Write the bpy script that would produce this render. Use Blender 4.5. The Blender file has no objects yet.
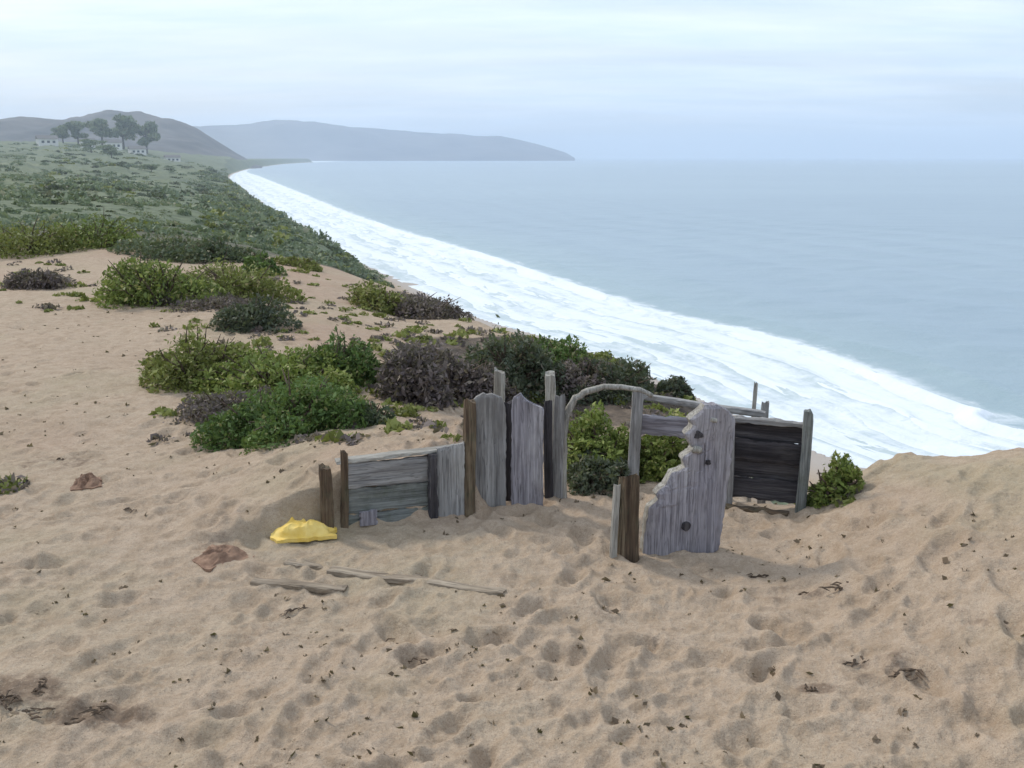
import bpy, bmesh, math, random
import numpy as np
from mathutils import Vector, Matrix, Euler

random.seed(7); RNG = np.random.default_rng(11)
scene = bpy.context.scene
COL = scene.collection
F, PITCH = 983.0, math.radians(13.0)
SEA = -35.0
pi = math.pi

# ------------------------------------------------------------------ helpers
def elev_az(px, py):
    u = (px - 512) / F; v = (384 - py) / F
    cy = math.cos(PITCH) + v * math.sin(PITCH); cz = -math.sin(PITCH) + v * math.cos(PITCH)
    return cz / math.hypot(u, cy), math.atan2(u, cy)          # tan(elevation), azimuth from +Y

def at_r(px, py, r):
    e, a = elev_az(px, py); return (r * math.sin(a), r * math.cos(a), e * r)

def at_z(px, py, z):
    e, a = elev_az(px, py); r = z / e; return (r * math.sin(a), r * math.cos(a), z)

def _hash(ix, iy, s):
    h = (ix.astype(np.int64) * 374761393 + iy.astype(np.int64) * 668265263 + s * 974711) & 0xffffffff
    h = ((h ^ (h >> 13)) * 1274126177) & 0xffffffff
    return ((h ^ (h >> 16)) & 0xffffff) / float(0xffffff)

def vnoise(x, y, s=0):
    x = np.asarray(x, float); y = np.asarray(y, float)
    ix = np.floor(x); iy = np.floor(y); fx = x - ix; fy = y - iy
    fx = fx * fx * fx * (fx * (fx * 6 - 15) + 10); fy = fy * fy * fy * (fy * (fy * 6 - 15) + 10)
    ix = ix.astype(np.int64); iy = iy.astype(np.int64)
    a = _hash(ix, iy, s); b = _hash(ix + 1, iy, s); c = _hash(ix, iy + 1, s); d = _hash(ix + 1, iy + 1, s)
    return (a + (b - a) * fx + (c - a) * fy + (a - b - c + d) * fx * fy) * 2 - 1

def fbm(x, y, octv=4, s=0, g=0.5):
    v = 0; a = 1.0; t = 0
    for k in range(octv):
        v = v + a * vnoise(x * 2 ** k + 17.3 * k, y * 2 ** k - 9.1 * k, s + k); t += a; a *= g
    return v / t

def sstep(a, b, x):
    t = np.clip((x - a) / (b - a), 0, 1); return t * t * (3 - 2 * t)

# ------------------------------------------------------------------ shoreline and surf line at sea level
shore_px = [(860, 466), (740, 416), (640, 371), (560, 341), (480, 318), (420, 291), (370, 267), (335, 248), (300, 227), (262, 204),
            (240, 187), (229, 180), (237, 172.5), (262, 167), (300, 163), (360, 160.6)]
surf_px = [(1150, 458), (1024, 421), (940, 394), (880, 367), (800, 343), (740, 326), (680, 315), (620, 297), (560, 278), (480, 252), (400, 229),
           (350, 212), (300, 192), (262, 177), (247, 170.5), (264, 165.6), (302, 162.2), (362, 160.2)]
shore = [(150, -2500), (120, -300), (95, -40), (85, 40)] + [at_z(x, y, SEA)[:2] for x, y in shore_px]
surf = [(260, -2500), (230, -300), (190, -20)] + [at_z(x, y, SEA)[:2] for x, y in surf_px]

def smooth_line(p, n=6):
    p = np.array(p, float)
    lp = []
    P = np.vstack([2 * p[0] - p[1], p, 2 * p[-1] - p[-2]])
    for i in range(1, len(P) - 2):
        for k in range(n):
            t = k / n
            a, b, c, d = P[i - 1:i + 3]
            cr = 0.5 * ((2 * b) + (c - a) * t + (2 * a - 5 * b + 4 * c - d) * t * t + (3 * b - a - 3 * c + d) * t ** 3)
            lp.append(b * (1 - t) + c * t if i < 4 else cr)
    lp.append(p[-1]); return np.array(lp)
shore = smooth_line(shore); surf = smooth_line(surf)

def poly_dist(x, y, line):
    """signed distance (positive to the right of the line's direction = seaward here), arc length"""
    best = np.full(x.shape, 1e18); sg = np.zeros(x.shape); arc = np.zeros(x.shape)
    acc = 0.0
    for (ax, ay), (bx, by) in zip(line[:-1], line[1:]):
        dx, dy = bx - ax, by - ay; L2 = dx * dx + dy * dy
        if L2 < 1e-9: continue
        L = math.sqrt(L2)
        t = np.clip(((x - ax) * dx + (y - ay) * dy) / L2, 0, 1)
        qx = x - ax - t * dx; qy = y - ay - t * dy
        d = qx * qx + qy * qy
        m = d < best
        best[m] = d[m]
        cr = (x - ax) * dy - (y - ay) * dx
        sg[m] = np.sign(cr[m]); arc[m] = acc + t[m] * L
        acc += L
    return np.sqrt(best) * sg, arc

# ------------------------------------------------------------------ terrain: control points, smoothly interpolated
ctrl = []
def C(px, py, r): e, a = elev_az(px, py); ctrl.append((a, r, e * r))
def Z(px, r, z): _, a = elev_az(px, 400); ctrl.append((a, r, z))
for px in (-300, 0, 250, 512, 760, 1024, 1300):
    Z(px, 1.0, -1.74); Z(px, 2.0, -1.9)
for px in (-250, 0, 250, 512, 760, 1000, 1300): Z(px, 3.0, -2.0)
for px in (-250, 100, 330, 512, 640, 800): Z(px, 5.0, -2.0)
for px in (-250, 0, 120): Z(px, 8, -1.98); Z(px, 12, -2.0); Z(px, 20, -2.0)
Z(-250, 35, -2.1); Z(0, 35, -2.1)
for px in (220, 320): Z(px, 8, -1.98); Z(px, 12, -1.95)
Z(220, 16, -2.1)
C(1024, 450, 6.4); C(900, 452, 6.3); C(855, 470, 6.1); C(832, 498, 5.7); C(1300, 452, 6.6)
C(960, 520, 4.9); C(1200, 520, 4.9)
for px in (900, 1050, 1300): Z(px, 8.5, -3.4); Z(px, 20, -9.5); Z(px, 55, -26); Z(px, 90, -33.5)
for px in (560, 680): Z(px, 6.1, -2.03)
Z(760, 5.8, -2.04); Z(560, 8, -2.45); Z(680, 7.6, -2.5); Z(780, 7.0, -2.7); Z(780, 12, -4.8); Z(780, 35, -16); Z(780, 85, -33)
C(430, 405, 8.0); C(480, 365, 11); C(480, 322, 17); C(560, 343, 14); C(625, 362, 12); C(685, 388, 10)
Z(480, 24, -5.5); Z(480, 60, -18); Z(480, 110, -31)
Z(560, 20, -5.2); Z(560, 50, -18); Z(560, 100, -32)
Z(640, 16, -4.6); Z(640, 40, -16); Z(640, 90, -32)
Z(700, 13, -4.2)
C(400, 318, 16); C(420, 298, 22); Z(420, 40, -8); Z(420, 100, -22); Z(420, 190, -33)
C(340, 270, 25); Z(340, 60, -9.5); Z(340, 150, -22); C(340, 258, 250)
C(300, 262, 35); C(300, 248, 150); C(300, 233, 320)
C(220, 235, 40); C(220, 220, 120); C(220, 205, 350); C(228, 191, 900)
C(100, 222, 45); C(100, 205, 160); C(100, 186, 450); C(100, 166, 1100); C(100, 150, 1800); C(100, 143, 2500)
C(0, 222, 45); C(0, 200, 180); C(0, 178, 600); C(0, 155, 1600); C(0, 142, 2500)
C(-300, 222, 45); C(-300, 200, 180); C(-300, 175, 600); C(-300, 150, 1600); C(-300, 130, 2500)
C(180, 163, 1800); C(180, 190, 700); C(212, 170, 2200)
for a in (-60, -90, -135, 180, 135):
    a = math.radians(a)
    for r, z in ((1, -1.74), (5, -1.9), (20, -2), (100, -4), (1000, -8), (3000, 30)):
        if a < 2.2 or r < 50: ctrl.append((a, r, z))
for a in (60, 90):
    for r, z in ((1, -1.75), (4, -2.0), (9, -3.6), (20, -9.5), (50, -25)): ctrl.append((math.radians(a), r, z))
for px in (-1400, -700, -300, 0, 150): Z(px, 4200, 30); Z(px, 7000, -10)
ctrl = np.array(ctrl)
K = 2.2
def feat(az, lr): return np.stack([K * np.cos(az), K * np.sin(az), lr], -1)
CX = feat(ctrl[:, 0], np.log(ctrl[:, 1])); CE = ctrl[:, 2] / ctrl[:, 1]
def _solve():
    n = len(CX); D = np.linalg.norm(CX[:, None] - CX[None], axis=-1)
    A = np.zeros((n + 4, n + 4)); A[:n, :n] = D + np.eye(n) * 1e-3 * 0
    A[:n, n] = 1; A[:n, n + 1:] = CX; A[n, :n] = 1; A[n + 1:, :n] = CX.T
    return np.linalg.solve(A, np.concatenate([CE, np.zeros(4)]))
W = _solve()

# the line of the low retaining panel: sand is banked up behind it
PA = np.array(at_z(329, 530, -2.0)[:2]); PB = np.array(at_z(468, 514, -2.0)[:2])
PD = (PB - PA) / np.linalg.norm(PB - PA); PL = np.linalg.norm(PB - PA); PN = np.array([-PD[1], PD[0]])   # PN away from the camera

def height(x, y, edge=True):
    x = np.asarray(x, float); y = np.asarray(y, float)
    shp = x.shape; x = x.ravel(); y = y.ravel()
    out = np.empty(x.shape)
    for i in range(0, len(x), 60000):
        xx = x[i:i + 60000]; yy = y[i:i + 60000]
        r = np.maximum(np.hypot(xx, yy), 0.25); az = np.arctan2(xx, yy)
        Fx = feat(az, np.log(r))
        D = np.sqrt(np.maximum((Fx ** 2).sum(1)[:, None] + (CX ** 2).sum(1)[None] - 2 * Fx @ CX.T, 0))
        e = D @ W[:len(CX)] + W[len(CX)] + Fx @ W[len(CX) + 1:]
        z = e * r
        z = np.maximum(z, -60); z = np.where(r > 2300, np.minimum(z, 60 - 70 * sstep(2500, 3300, r)), z)
        # banked sand
        s = (xx - PA[0]) * PD[0] + (yy - PA[1]) * PD[1]; n = (xx - PA[0]) * PN[0] + (yy - PA[1]) * PN[1]
        bank = sstep(-0.04, 0.05, n) * np.where(n > 0.3, 1 - sstep(0.3, 2.6, n), 1) * sstep(-1.0, 0.35, s) * (1 - sstep(PL - 0.02, PL + 0.15, s))
        z = z + 0.31 * bank
        # large undulation
        z = z + 0.05 * fbm(xx / 1.7, yy / 1.7, 3, 3) * sstep(1.5, 4, r) * (1 - sstep(40, 80, r))
        far = sstep(12, 60, r) * (1 - sstep(2500, 6000, r))
        z = z + far * np.minimum(r * 0.006, 6) * fbm(xx / (6 + 0.03 * r.clip(0, 600)), yy / 25.0, 4, 21)
        out[i:i + 60000] = sea_edge(xx, yy, z) if edge else z
    return out.reshape(shp)

def sea_edge(xx, yy, z, sd=None):
        if sd is None: sd, _ = poly_dist(xx, yy, shore)
        on = np.maximum(-sd, 0)
        floor_ = SEA + 0.03 * np.minimum(on, 30) + np.maximum(on - 30, 0) * 0.02
        rr_ = np.hypot(xx, yy); w0 = 6 + 12 * (1 - sstep(200, 310, rr_)); cap = SEA + 0.06 * on + np.maximum(on - w0, 0) * 0.75
        return np.where(sd < 0, np.clip(z, floor_, np.maximum(cap, floor_)), np.minimum(z, np.maximum(SEA - 0.04 * sd, SEA - 4)))

def hz(x, y): return float(height(np.array([x]), np.array([y]))[0])

def ground(px, py):
    """world point where the sight line through a photo pixel meets the ground"""
    e, a = elev_az(px, py)
    r = np.exp(np.linspace(math.log(1.5), math.log(4000), 1500))
    z = height(r * math.sin(a), r * math.cos(a))
    hit = np.nonzero(z >= e * r)[0]
    k = hit[0] if len(hit) else len(r) - 1
    k0 = max(k - 1, 0)
    f0 = z[k0] - e * r[k0]; f1 = z[k] - e * r[k]
    t = 0 if f1 == f0 else -f0 / (f1 - f0)
    rr = r[k0] + (r[k] - r[k0]) * min(max(t, 0), 1)
    x, y = rr * math.sin(a), rr * math.cos(a)
    return Vector((x, y, hz(x, y)))

def ztop(px, py, p):
    """height of pixel (px,py) at the horizontal distance of p"""
    e, _ = elev_az(px, py); return e * math.hypot(p[0], p[1])

# ------------------------------------------------------------------ node helpers
class NT:
    def __init__(s, name):
        s.m = bpy.data.materials.new(name); s.m.use_nodes = True; s.t = s.m.node_tree; s.t.nodes.clear()
        s.out = s.n('ShaderNodeOutputMaterial'); s.b = s.n('ShaderNodeBsdfPrincipled'); s.l(s.b.outputs[0], s.out.inputs[0])
    def n(s, k, **kw):
        x = s.t.nodes.new(k)
        for a, v in kw.items(): setattr(x, a, v)
        return x
    def l(s, a, b): s.t.links.new(a, b)
    def val(s, sock, v):
        if hasattr(v, 'links'): s.l(v, sock)
        else: sock.default_value = v
    def coord(s, scale=(1, 1, 1), kind='Object', rot=(0, 0, 0)):
        c = s.n('ShaderNodeTexCoord'); m = s.n('ShaderNodeMapping'); s.l(c.outputs[kind], m.inputs[0])
        m.inputs['Scale'].default_value = scale; m.inputs['Rotation'].default_value = rot; return m.outputs[0]
    def noise(s, vec, scale, detail=4, rough=.5, dist=0.0):
        x = s.n('ShaderNodeTexNoise'); s.l(vec, x.inputs['Vector']); x.inputs['Scale'].default_value = scale
        x.inputs['Detail'].default_value = detail; x.inputs['Roughness'].default_value = rough; x.inputs['Distortion'].default_value = dist
        return x.outputs[0]
    def ramp(s, fac, stops):
        x = s.n('ShaderNodeValToRGB'); s.l(fac, x.inputs[0]); e = x.color_ramp.elements
        while len(e) < len(stops): e.new(.5)
        for i, (p, c) in enumerate(stops):
            e[i].position = p; e[i].color = (c if len(c) == 4 else (*c, 1)) if isinstance(c, tuple) else (c, c, c, 1)
        return x.outputs[0]
    def mix(s, f, a, b, mode='MIX'):
        x = s.n('ShaderNodeMix', data_type='RGBA', blend_type=mode)
        s.val(x.inputs[0], f); s.val(x.inputs[6], a if hasattr(a, 'links') else (*a, 1)); s.val(x.inputs[7], b if hasattr(b, 'links') else (*b, 1))
        return x.outputs[2]
    def math(s, op, a, b=None, c=None):
        x = s.n('ShaderNodeMath', operation=op); s.val(x.inputs[0], a)
        if b is not None: s.val(x.inputs[1], b)
        if c is not None: s.val(x.inputs[2], c)
        return x.outputs[0]
    def attr(s, name, out='Fac'):
        x = s.n('ShaderNodeAttribute', attribute_name=name); return x.outputs[out]
    def bump(s, h, strength, dist):
        x = s.n('ShaderNodeBump'); s.l(h, x.inputs['Height']); x.inputs['Strength'].default_value = strength; x.inputs['Distance'].default_value = dist
        s.l(x.outputs[0], s.b.inputs['Normal'])
    def set(s, color=None, rough=None, spec=None):
        if color is not None: s.val(s.b.inputs['Base Color'], color if hasattr(color, 'links') else (*color, 1))
        if rough is not None: s.val(s.b.inputs['Roughness'], rough)
        if spec is not None: s.b.inputs['Specular IOR Level'].default_value = spec
        return s.m

# ------------------------------------------------------------------ materials
def mat_land():
    n = NT('sand and scrub ground')
    v = n.coord()
    big = n.noise(v, .9, 4, .6); mid = n.noise(v, 9, 6, .72); fine = n.noise(v, 160, 3, .7); grain = n.noise(v, 900, 2, .7)
    sand = n.ramp(big, [(.3, (.385, .293, .212)), (.5, (.43, .335, .248)), (.7, (.41, .328, .238))])
    sand = n.mix(n.ramp(mid, [(.42, 0.0), (.68, .8)]), sand, (.285, .208, .138))
    # dark specks: organic grit
    sp = n.ramp(fine, [(.57, 0.0), (.70, .7)])
    sand = n.mix(sp, sand, (.20, .145, .10))
    sand = n.mix(n.ramp(grain, [(.55, 0.0), (.75, .35)]), sand, (.52, .44, .345))
    st = n.noise(n.coord((1, 1, 1)), .55, 4, .6)
    sand = n.mix(n.ramp(st, [(.52, 0.0), (.68, .45)]), sand, (.33, .295, .19))     # greenish-grey film of dead plant matter
    rd = n.noise(n.coord((1, 1.0, 1)), .33, 3, .5)
    sand = n.mix(n.math('MULTIPLY', n.ramp(rd, [(.5, 0.0), (.66, .5)]), 1.0), sand, (.37, .25, .185))
    dark_sand = n.math('ADD', n.attr('dark_sand'), n.math('MULTIPLY', n.math('SUBTRACT', n.noise(v, 11, 6, .7), .5), 1.5))
    sand = n.mix(n.ramp(dark_sand, [(.45, 0.0), (.75, .8)]), sand, (.15, .105, .075))  # patches of darker sand, outlines broken up by noise
    g3 = n.noise(v, 62, 4, .75); g4 = n.noise(v, 210, 2, .6)
    sand = n.mix(n.ramp(g3, [(.30, .55), (.46, 0.0)]), sand, (.235, .17, .115))
    sand = n.mix(n.ramp(g3, [(.56, 0.0), (.70, .55)]), sand, (.50, .42, .32))
    sand = n.mix(n.ramp(g4, [(.34, .55), (.44, 0.0)]), sand, (.19, .14, .10))
    wet = n.attr('wet')
    sand = n.mix(n.math('MULTIPLY', wet, .75), sand, (.40, .37, .345))
    # scrub
    s1 = n.math('ADD', n.math('MULTIPLY', n.noise(v, .05, 5, .65), .5), n.math('MULTIPLY', n.noise(v, .009, 4, .6), .5)); s2 = n.noise(v, .5, 4, .6)
    scr = n.ramp(s1, [(.3, (.10, .12, .085)), (.47, (.15, .175, .11)), (.6, (.18, .20, .12)), (.75, (.25, .24, .17))])
    scr = n.mix(n.ramp(s2, [(.45, 0.0), (.65, .7)]), scr, (.065, .085, .055))
    near = n.attr('brown')
    scr = n.mix(near, scr, n.ramp(n.noise(v, 3.2, 5, .7), [(.35, (.05, .042, .036)), (.55, (.12, .095, .075)), (.72, (.22, .17, .125))]))
    cov = n.math('ADD', n.attr('cover'), n.math('MULTIPLY', n.math('SUBTRACT', n.noise(v, 1.5, 5, .7), .5), .9))
    cov = n.ramp(cov, [(.42, 0.0), (.6, 1.0)])
    col = n.mix(cov, sand, scr)
    h = n.math('ADD', n.math('MULTIPLY', n.noise(v, 26, 5, .65), 1.0), n.math('MULTIPLY', fine, .25))
    n.bump(h, .9, .018)
    return n.set(col, .95, .15)

def mat_wood(name, base, dark, light, seed, green=0.0):
    n = NT(name)
    c = n.n('ShaderNodeTexCoord'); oi = n.n('ShaderNodeObjectInfo')
    off = n.n('ShaderNodeVectorMath', operation='MULTIPLY_ADD')
    n.l(c.outputs['Object'], off.inputs[0]); off.inputs[1].default_value = (1, 1, 1)
    cx = n.n('ShaderNodeCombineXYZ')
    for i in range(3): n.l(n.math('MULTIPLY', oi.outputs['Random'], 37.0 + 11 * i + seed), cx.inputs[i])
    n.l(cx.outputs[0], off.inputs[2])
    def mp(s):
        m = n.n('ShaderNodeMapping'); n.l(off.outputs[0], m.inputs[0]); m.inputs['Scale'].default_value = s; return m.outputs[0]
    g1 = n.noise(mp((1, 1, .045)), 95, 5, .6, .6); g2 = n.noise(mp((1, 1, .03)), 24, 4, .6, 1.2); blot = n.noise(mp((1, 1, .5)), 7, 4, .6); stain = n.noise(mp((1, 1, .35)), 4.5, 5, .7)
    col = n.ramp(g2, [(.3, dark), (.5, base), (.72, light)])
    col = n.mix(n.ramp(g1, [(.36, .7), (.52, 0.0)]), col, tuple(x * .62 for x in dark))
    col = n.mix(n.ramp(blot, [(.5, 0.0), (.75, .55)]), col, (light[0] * 1.05, light[1] * 1.05, light[2]))
    crack = n.ramp(n.noise(mp((1, 1, .02)), 42, 2, .4, 1.5), [(.475, 0.0), (.5, 1.0), (.525, 0.0)])
    col = n.mix(n.math('MULTIPLY', crack, .38), col, (.02, .018, .016))
    col = n.mix(n.ramp(stain, [(.5, 0.0), (.7, .55)]), col, (dark[0] * .62, dark[1] * .56, dark[2] * .48))
    if green: col = n.mix(n.ramp(n.noise(mp((1, 1, 1)), 9, 5, .7), [(.48, 0.0), (.66, green)]), col, (.075, .085, .05))
    # sand and damp stain at the foot
    z = n.n('ShaderNodeSeparateXYZ'); geo = n.n('ShaderNodeNewGeometry'); n.l(geo.outputs['Position'], z.inputs[0])
    h = n.math('ADD', n.math('MULTIPLY', g1, .7), n.math('MULTIPLY', n.math('SUBTRACT', 1.0, crack), .6))
    n.bump(h, .7, .006)
    return n.set(col, .88, .2)

def mat_leaf(name, stops):
    n = NT(name)
    t = n.attr('tint')
    col = n.ramp(t, stops)
    n.set(col, .6, .3)
    n.b.inputs['Subsurface Weight'].default_value = 0
    # thin leaves let light through
    tr = n.n('ShaderNodeBsdfTranslucent'); n.l(n.mix(.5, col, (.12, .16, .03)), tr.inputs[0])
    mx = n.n('ShaderNodeMixShader'); mx.inputs[0].default_value = .3
    n.l(n.b.outputs[0], mx.inputs[1]); n.l(tr.outputs[0], mx.inputs[2]); n.l(mx.outputs[0], n.out.inputs[0])
    return n.m

def mat_simple(name, c1, c2, scale, rough=.8, bump=.3, bd=.01, stretch=(1, 1, 1)):
    n = NT(name); v = n.coord(stretch)
    k = n.noise(v, scale, 5, .6)
    n.bump(k, bump, bd)
    return n.set(n.ramp(k, [(.35, c1), (.65, c2)]), rough, .25)

def mat_sea():
    n = NT('sea water and surf')
    v = n.coord()
    s = n.attr('surf_s'); t = n.attr('surf_t'); d = n.attr('surf_d')
    cx = n.n('ShaderNodeCombineXYZ'); n.l(n.math('MULTIPLY', t, .012), cx.inputs[0]); n.l(n.math('MULTIPLY', s, 3.2), cx.inputs[1])
    band = n.noise(cx.outputs[0], 1.6, 5, .6, .4)
    lace = n.noise(v, .16, 6, .68, .8); lace2 = n.noise(v, .55, 5, .7, .5)
    # envelope across the surf zone
    env = n.ramp(s, [(0.0, .50), (.08, .60), (.3, .58), (.55, .62), (.8, .78), (.9, .86), (1.0, .5)])
    f = n.math('ADD', env, n.math('MULTIPLY', n.math('SUBTRACT', band, .5), 1.5))
    f = n.math('ADD', f, n.math('MULTIPLY', n.math('SUBTRACT', lace, .5), 1.1))
    fr = n.math('FRACT', n.math('ADD', n.math('MULTIPLY', s, 4.4), n.math('MULTIPLY', n.noise(cx.outputs[0], 3.1, 4, .55), 2.6)))
    f = n.math('ADD', f, n.math('MULTIPLY', n.math('SUBTRACT', .45, fr), .75))
    f = n.math('ADD', f, n.math('MULTIPLY', n.math('SUBTRACT', lace2, .5), .85))
    foam = n.ramp(f, [(.12, .36), (.34, .66), (.54, .90), (.8, 1.0)])
    inside = n.ramp(n.math('ADD', s, n.math('MULTIPLY', n.math('SUBTRACT', lace, .5), .25)), [(.98, 1.0), (1.0, 0.0)])
    inside2 = n.math('SUBTRACT', 1.0, n.math('MINIMUM', 1.0, n.math('MAXIMUM', 0.0, n.math('MULTIPLY', n.math('SUBTRACT', n.math('ADD', s, n.math('MULTIPLY', n.math('SUBTRACT', lace, .5), .35)), .97), 14.0))))
    foam = n.math('MULTIPLY', foam, inside2)
    sw = n.noise(n.coord((.0004, .0022, 1)), 1.0, 4, .6)
    deep = n.ramp(sw, [(.3, (.22, .30, .36)), (.7, (.26, .345, .40))])
    shal = n.math('POWER', n.math('SUBTRACT', 1.0, n.math('MINIMUM', 1.0, n.math('MULTIPLY', n.math('MAXIMUM', n.math('SUBTRACT', s, .6), 0.0), .55))), 2.0)
    water = n.mix(shal, deep, (.30, .40, .41))
    col = n.mix(foam, water, (.72, .765, .805))
    b1 = n.noise(n.coord((1, 1, 1), rot=(0, 0, .5)), .12, 6, .62); b2 = n.noise(v, 1.3, 4, .6)
    n.bump(n.math('ADD', b1, n.math('MULTIPLY', b2, .2)), .55, 1.1)
    n.val(n.b.inputs['Roughness'], n.math('ADD', .30, n.math('MULTIPLY', foam, .6)))
    n.b.inputs['IOR'].default_value = 1.33
    return n.set(col)

M = {}
M['land'] = mat_land(); M['sea'] = mat_sea()
M['wood_grey'] = mat_wood('weathered grey wood', (.29, .28, .27), (.19, .182, .18), (.42, .405, .39), 1)
M['wood_violet'] = mat_wood('weathered violet grey wood', (.285, .266, .29), (.19, .175, .196), (.415, .395, .415), 2)
M['wood_green'] = mat_wood('damp greenish grey wood', (.18, .19, .18), (.115, .122, .12), (.27, .28, .265), 3, .5)
M['wood_brown'] = mat_wood('rotting brown wood', (.125, .085, .055), (.06, .042, .03), (.24, .195, .13), 4, .35)
M['wood_dark'] = mat_wood('dark wood with shade', (.062, .056, .06), (.03, .027, .03), (.115, .105, .105), 5)  # dark tone carries the shade on the right panel's face
M['wood_pale'] = mat_wood('bleached driftwood and lit edge', (.36, .34, .30), (.23, .21, .185), (.52, .50, .45), 6)
M['leaf_bright'] = mat_leaf('bright green leaves', [(0, (.09, .12, .03)), (.45, (.20, .255, .06)), (.8, (.33, .38, .10)), (1, (.46, .43, .18))])
M['leaf_deep'] = mat_leaf('deep green leaves', [(0, (.05, .085, .025)), (.45, (.105, .175, .045)), (.85, (.18, .26, .075)), (1, (.30, .29, .13))])
M['leaf_olive'] = mat_leaf('olive leaves', [(0, (.10, .11, .03)), (.5, (.215, .24, .062)), (.85, (.31, .325, .105)), (1, (.41, .35, .18))])
M['leaf_dark'] = mat_leaf('dark scrub leaves', [(0, (.05, .058, .042)), (.5, (.095, .115, .075)), (.85, (.14, .155, .095)), (1, (.20, .165, .125))])
M['leaf_dead'] = mat_leaf('dead brown leaves', [(0, (.085, .064, .066)), (.5, (.165, .128, .125)), (.85, (.24, .19, .175)), (1, (.34, .28, .22))])
M['leaf_grey'] = mat_leaf('grey green coastal leaves', [(0, (0.053, 0.075, 0.048)), (.5, (0.112, 0.143, 0.083)), (.85, (0.180, 0.210, 0.112)), (1, (0.300, 0.285, 0.165))])
M['leaf_far'] = mat_leaf('pale grey green coastal leaves', [(0, (.11, .145, .10)), (.5, (.20, .245, .155)), (.85, (.28, .315, .19)), (1, (.38, .36, .24))])  # leaves paled so their colour itself carries some distance haze
M['litter'] = mat_leaf('dry plant scraps', [(0, (.07, .048, .033)), (.5, (.15, .105, .07)), (.85, (.24, .175, .12)), (1, (.33, .26, .18))])
M['wood_sandy'] = mat_wood('sand crusted wood', (.33, .27, .205), (.22, .175, .13), (.43, .36, .28), 8)
M['twig'] = mat_simple('brown twigs', (.06, .04, .028), (.15, .11, .08), 30)
M['bark'] = mat_simple('grey bark', (.06, .05, .042), (.14, .12, .10), 12)
M['yellow'] = mat_simple('yellow plastic sheet', (.70, .47, .09), (.80, .60, .20), 14, .7, .4, .008)
M['rust'] = mat_simple('reddish brown bark', (.17, .10, .068), (.29, .185, .125), 22, .9, .6, .01)
M['kelp'] = mat_simple('dried dark weed', (.05, .035, .024), (.13, .09, .06), 30, .8)
M['hill'] = mat_simple('hill scrub', (.045, .05, .06), (.13, .12, .12), .006, .95, .0)
M['headland'] = mat_simple('headland scrub', (.035, .04, .06), (.10, .095, .105), .002, .95, .0)
M['house_wall'] = mat_simple('pale render', (.62, .60, .55), (.72, .70, .66), 1.5, .9, .1)
M['house_roof'] = mat_simple('grey roof', (.14, .13, .13), (.2, .19, .18), 2, .9, .2)
M['glass'] = mat_simple('dark window glass', (.03, .04, .05), (.05, .06, .07), 1, .15, .0)

# ------------------------------------------------------------------ object helpers
def mesh_obj(name, verts, faces, mat, parent=None, smooth=False, attrs=None):
    me = bpy.data.meshes.new(name)
    verts = np.asarray(verts, np.float32)
    if isinstance(faces, np.ndarray):
        k = faces.shape[1]
        me.vertices.add(len(verts)); me.vertices.foreach_set('co', verts.ravel())
        me.loops.add(faces.size); me.loops.foreach_set('vertex_index', faces.astype(np.int32).ravel())
        me.polygons.add(len(faces)); me.polygons.foreach_set('loop_start', np.arange(0, faces.size, k, dtype=np.int32))
        me.update(calc_edges=True)
    else:
        me.from_pydata([tuple(map(float, v)) for v in verts], [], faces); me.update()
    if smooth: me.polygons.foreach_set('use_smooth', np.ones(len(me.polygons), bool))
    for k, v in (attrs or {}).items():
        a = me.attributes.new(k, 'FLOAT', 'POINT'); a.data.foreach_set('value', np.asarray(v, np.float32))
    if mat: me.materials.append(M[mat] if isinstance(mat, str) else mat)
    o = bpy.data.objects.new(name, me); COL.objects.link(o)
    if parent: o.parent = parent
    return o

def tag(o, label=None, cat=None, group=None, kind=None):
    for k, v in (('label', label), ('category', cat), ('group', group), ('kind', kind)):
        if v: o[k] = v
    return o

def empty(name, loc, rz=0.0):
    o = bpy.data.objects.new(name, None); COL.objects.link(o); o.location = loc; o.rotation_euler = (0, 0, rz); o.empty_display_size = .1
    return o

class MB:
    def __init__(s): s.v = []; s.f = []
    def tube(s, pts, rad, seg=8, jit=0.0):
        pts = [Vector(p) for p in pts]; n = len(pts)
        rad = rad if isinstance(rad, (list, tuple)) else [rad] * n
        b0 = len(s.v); ref = Vector((.13, .31, .94))
        for i, p in enumerate(pts):
            d = (pts[min(i + 1, n - 1)] - pts[max(i - 1, 0)]).normalized()
            a = d.cross(ref)
            if a.length < .05: a = d.cross(Vector((1, 0, 0)))
            a.normalize(); b = d.cross(a)
            for k in range(seg):
                t = 2 * pi * k / seg; q = rad[i] * (1 + random.uniform(-jit, jit))
                s.v.append(p + (a * math.cos(t) + b * math.sin(t)) * q)
        for i in range(n - 1):
            for k in range(seg):
                k2 = (k + 1) % seg
                s.f.append([b0 + i * seg + k, b0 + i * seg + k2, b0 + (i + 1) * seg + k2, b0 + (i + 1) * seg + k])
        s.f.append([b0 + k for k in range(seg)][::-1]); s.f.append([b0 + (n - 1) * seg + k for k in range(seg)])
    def box(s, c, d, rz=0.0):
        b0 = len(s.v); R = Matrix.Rotation(rz, 3, 'Z')
        for z in (-1, 1):
            for x, y in ((-1, -1), (1, -1), (1, 1), (-1, 1)):
                s.v.append(Vector(c) + R @ Vector((x * d[0] / 2, y * d[1] / 2, z * d[2] / 2)))
        for f in ([3, 2, 1, 0], [4, 5, 6, 7], [0, 1, 5, 4], [1, 2, 6, 5], [2, 3, 7, 6], [3, 0, 4, 7]): s.f.append([b0 + i for i in f])
    def build(s, name, mat, parent=None, smooth=False): return mesh_obj(name, [tuple(v) for v in s.v], s.f, mat, parent, smooth)

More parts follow.
